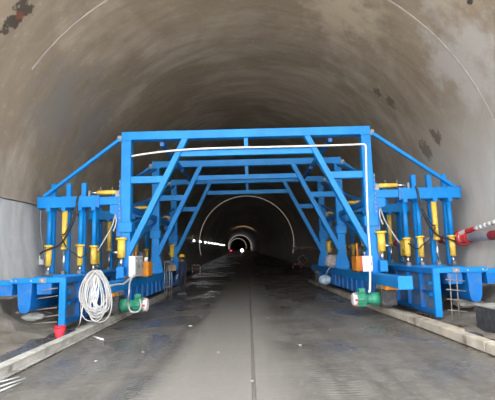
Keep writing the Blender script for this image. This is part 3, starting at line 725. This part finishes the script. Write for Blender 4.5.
# ------------------------------------------------------------ barriers beyond the gantry
def road_at(px, py):
    z = 0.0
    for _ in range(40):
        p = at(px, py, Z=z); z = path(p.y)[1]
    return p
def banded(mb_pts, name, parent, r, nb=5):
    a, b2 = Vector(mb_pts[0]), Vector(mb_pts[1])
    for k in range(nb):
        MB().tube([a.lerp(b2, k/nb), a.lerp(b2, (k+1)/nb)], r, 8).build(name, 'red' if k % 2 == 0 else 'white_paint', parent)
bp_ = road_at(196.5, 274); t = empty('barrier', bp_, 'low red and white banded pipe barrier beside the left wall beyond the worker', 'barrier')
x, y, h = bp_
banded(((x - .34, y, h + 0), (x - .34, y, h + .74)), 'leg', t, .05); banded(((x + .34, y, h + 0), (x + .34, y, h + .74)), 'leg', t, .05); banded(((x - .36, y, h + .78), (x + .36, y, h + .78)), 'top_bar', t, .05)
bp_ = road_at(297.5, 270.5); t = empty('warning_stand', bp_, 'red and white barrier with a tilted dark diamond board by the right wall', 'barrier')
x, y, h = bp_
banded(((x - .4, y, h + 0), (x - .4, y, h + .6)), 'leg', t, .05, 3); banded(((x + .3, y, h + 0), (x + .3, y, h + .6)), 'leg', t, .05, 3); banded(((x - .45, y, h + .6), (x + .4, y, h + .6)), 'top_bar', t, .05, 5)
cx, cz, q = x + .5, h + .95, .46
MB().prism([(cx - q, cz + .08), (cx + .02, cz + q), (cx + q, cz - .06), (cx, cz - q)], y - .06, y - .03).build('diamond_board', 'sign_dark', t)
dp = [(cx - q, cz + .08), (cx + .02, cz + q), (cx + q, cz - .06), (cx, cz - q)]
for k in range(4):
    a, b2 = dp[k], dp[(k+1) % 4]; MB().bar((a[0], y - .07, a[1]), (b2[0], y - .07, b2[1]), .05, .04, (0, 1, 0)).build('board_edge', 'white_paint' if k != 2 else 'red', t)

# distant vehicle lamps and warm work light on the crown
dx, dz = path(255)
p = at(242, 250.2, Y=250); hl = empty('vehicle_headlight', p, 'dazzling white vehicle headlights at the far end of the tunnel', 'headlight')
MB().ball(p, .7, 1, .3, .85, 2).build('lens', 'head_glow', hl); MB().bb(p.x - .8, p.x + .8, p.y + .3, p.y + 3.5, p.z - .9, p.z + 1.2, .1).build('housing', 'dark_steel', hl)
p = at(231, 250.6, Y=240); tl_ = empty('red_lamp', p, 'dim red lamp beside the far white headlights', 'lamp')
MB().ball(p, .38, 1.3, .5, .6, 2).build('lens', 'red_glow', tl_); MB().bb(p.x - .3, p.x + .3, p.y + .2, p.y + .5, p.z - .4, p.z + .3, .05).build('housing', 'dark_steel', tl_)
dx, dz = path(150)
wl = empty('work_light', (dx + 1, 150, dz), 'warm work light on a stand lighting the far crown', 'lamp')
MB().tube([(dx + 1, 150, dz), (dx + 1, 150, dz + 2.4)], .04, 8).build('stand', 'dark_steel', wl)
MB().bb(dx + .8, dx + 1.2, 149.9, 150.2, dz + 2.35, dz + 2.6, .02).build('housing', 'dark_steel', wl)
lg = bpy.data.lights.new('work_spot', 'SPOT'); lg.energy = 800; lg.color = (1, .72, .36); lg.spot_size = R(75); lg.spot_blend = .7; lg.shadow_soft_size = .2
lo = bpy.data.objects.new('work_spot', lg); COL.objects.link(lo); lo.location = (dx + 1, 150.3, dz + 2.9)
lo.rotation_euler = Vector((-.05, .45, 1)).to_track_quat('-Z', 'Y').to_euler()

# ------------------------------------------------------------ the worker
def skin_mesh(verts, edges, root, sub=2):
    me = bpy.data.meshes.new('tmp'); me.from_pydata([v[0] for v in verts], edges, [])
    ob = bpy.data.objects.new('tmp', me); COL.objects.link(ob)
    ob.modifiers.new('s', 'SKIN')
    for i, v in enumerate(verts):
        r = v[1]; ob.data.skin_vertices[0].data[i].radius = (r, r) if not isinstance(r, tuple) else r
        ob.data.skin_vertices[0].data[i].use_root = (i == root)
    sb = ob.modifiers.new('b', 'SUBSURF'); sb.levels = sub; sb.render_levels = sub
    bpy.context.view_layer.update()
    dg = bpy.context.evaluated_depsgraph_get()
    res = bpy.data.meshes.new_from_object(ob.evaluated_get(dg)); bpy.data.objects.remove(ob)
    for p_ in res.polygons: p_.use_smooth = True
    return res
ft = at(183, 295.3, Z=0)
W = empty('person', (ft.x, ft.y, 0), 'worker in yellow helmet and dark blue clothes standing beside the gantry girder', 'person')
W.rotation_euler = (0, 0, R(58))     # faces the girder, turned away from the portal mouth
# local frame: faces +Y
V = [((0, 0, .95), (.15, .115)), ((0, .01, 1.12), (.15, .11)), ((0, .02, 1.30), (.185, .125)), ((0, .015, 1.42), (.15, .10)), ((0, .03, 1.51), .058), ((0, .05, 1.60), .085), ((0, .055, 1.69), .092),
     ((.19, .01, 1.40), .075), ((.235, .02, 1.15), .06), ((.225, .11, .90), .042), ((-.19, .01, 1.40), .075), ((-.235, .02, 1.15), .06), ((-.225, .11, .90), .042),
     ((.095, 0, .88), .105), ((.105, .03, .50), .075), ((.11, 0, .12), .055), ((-.095, 0, .88), .105), ((-.105, .04, .50), .075), ((-.12, .02, .12), .055)]
E = [(0, 1), (1, 2), (2, 3), (3, 4), (4, 5), (5, 6), (3, 7), (7, 8), (8, 9), (3, 10), (10, 11), (11, 12), (0, 13), (13, 14), (14, 15), (0, 16), (16, 17), (17, 18)]
me = skin_mesh(V, E, 0)
for mm in ('skin', 'jacket', 'trousers'): me.materials.append(M[mm])
for p_ in me.polygons:
    z = p_.center.z; p_.material_index = 2 if (z < .88 and abs(p_.center.x) < .2) else (1 if z < 1.475 else 0)
body = bpy.data.objects.new('body', me); COL.objects.link(body); body.parent = W
def pbuild(mb, name, m_):
    # built in the person's own frame
    me_ = bpy.data.meshes.new(name); bmesh.ops.recalc_face_normals(mb.bm, faces=mb.bm.faces); mb.bm.to_mesh(me_); mb.bm.free(); me_.materials.append(M[m_])
    o_ = bpy.data.objects.new(name, me_); COL.objects.link(o_); o_.parent = W; return o_
mb = MB(); prof = [(.155, 1.665), (.135, 1.675), (.125, 1.72), (.10, 1.77), (.06, 1.795), (.005, 1.805)]
mb.tube([(0, .05, z) for r_, z in prof], [r_ for r_, z in prof], 20); hm = pbuild(mb, 'helmet', 'helmet')
mb = MB().box((0, .21, 1.667), (.18, .09, .012)); pbuild(mb, 'helmet_peak', 'helmet')
mb = MB().ball((0, .015, 1.63), .098, .95, .85, .9, 2); pbuild(mb, 'hair', 'hair')
mb = MB().ball((0, .145, 1.60), .018, .8, 1.2, 1.4, 1); pbuild(mb, 'nose', 'skin')
for sx in (-1, 1):
    mb = MB().ball((sx * .092, .05, 1.61), .026, .4, .8, 1.2, 1); pbuild(mb, 'ear', 'skin')
    mb = MB().ball((sx * .033, .128, 1.635), .012, 1, .6, .7, 1); pbuild(mb, 'eye', 'hair')
    mb = MB().box((sx * .115, .06, .055), (.095, .27, .10), sx * -.08, .03); pbuild(mb, 'shoe', 'shoe')
    # glove: palm and five fingers
    hx = sx * .225
    gv = [((hx, .105, .92), .045), ((hx, .135, .84), (.042, .026)), ((hx, .145, .80), (.042, .024))]; ge = [(0, 1), (1, 2)]
    for fi, (off, ln) in enumerate(((-.03, .06), (-.01, .075), (.011, .07), (.031, .055))):
        i0 = len(gv); gv += [((hx + off, .15, .775), .011), ((hx + off, .165, .775 - ln * .5), .010), ((hx + off * .95, .16, .775 - ln), .009)]; ge += [(2, i0), (i0, i0 + 1), (i0 + 1, i0 + 2)]
    i0 = len(gv); gv += [((hx - sx * .045, .16, .84), .013), ((hx - sx * .055, .18, .80), .011)]; ge += [(1, i0), (i0, i0 + 1)]
    gme = skin_mesh(gv, ge, 1, 1); gme.materials.append(M['glove'])
    go = bpy.data.objects.new('glove', gme); COL.objects.link(go); go.parent = W
mb = MB().box((0, .138, 1.563), (.05, .012, .012)); pbuild(mb, 'mouth', 'skin')
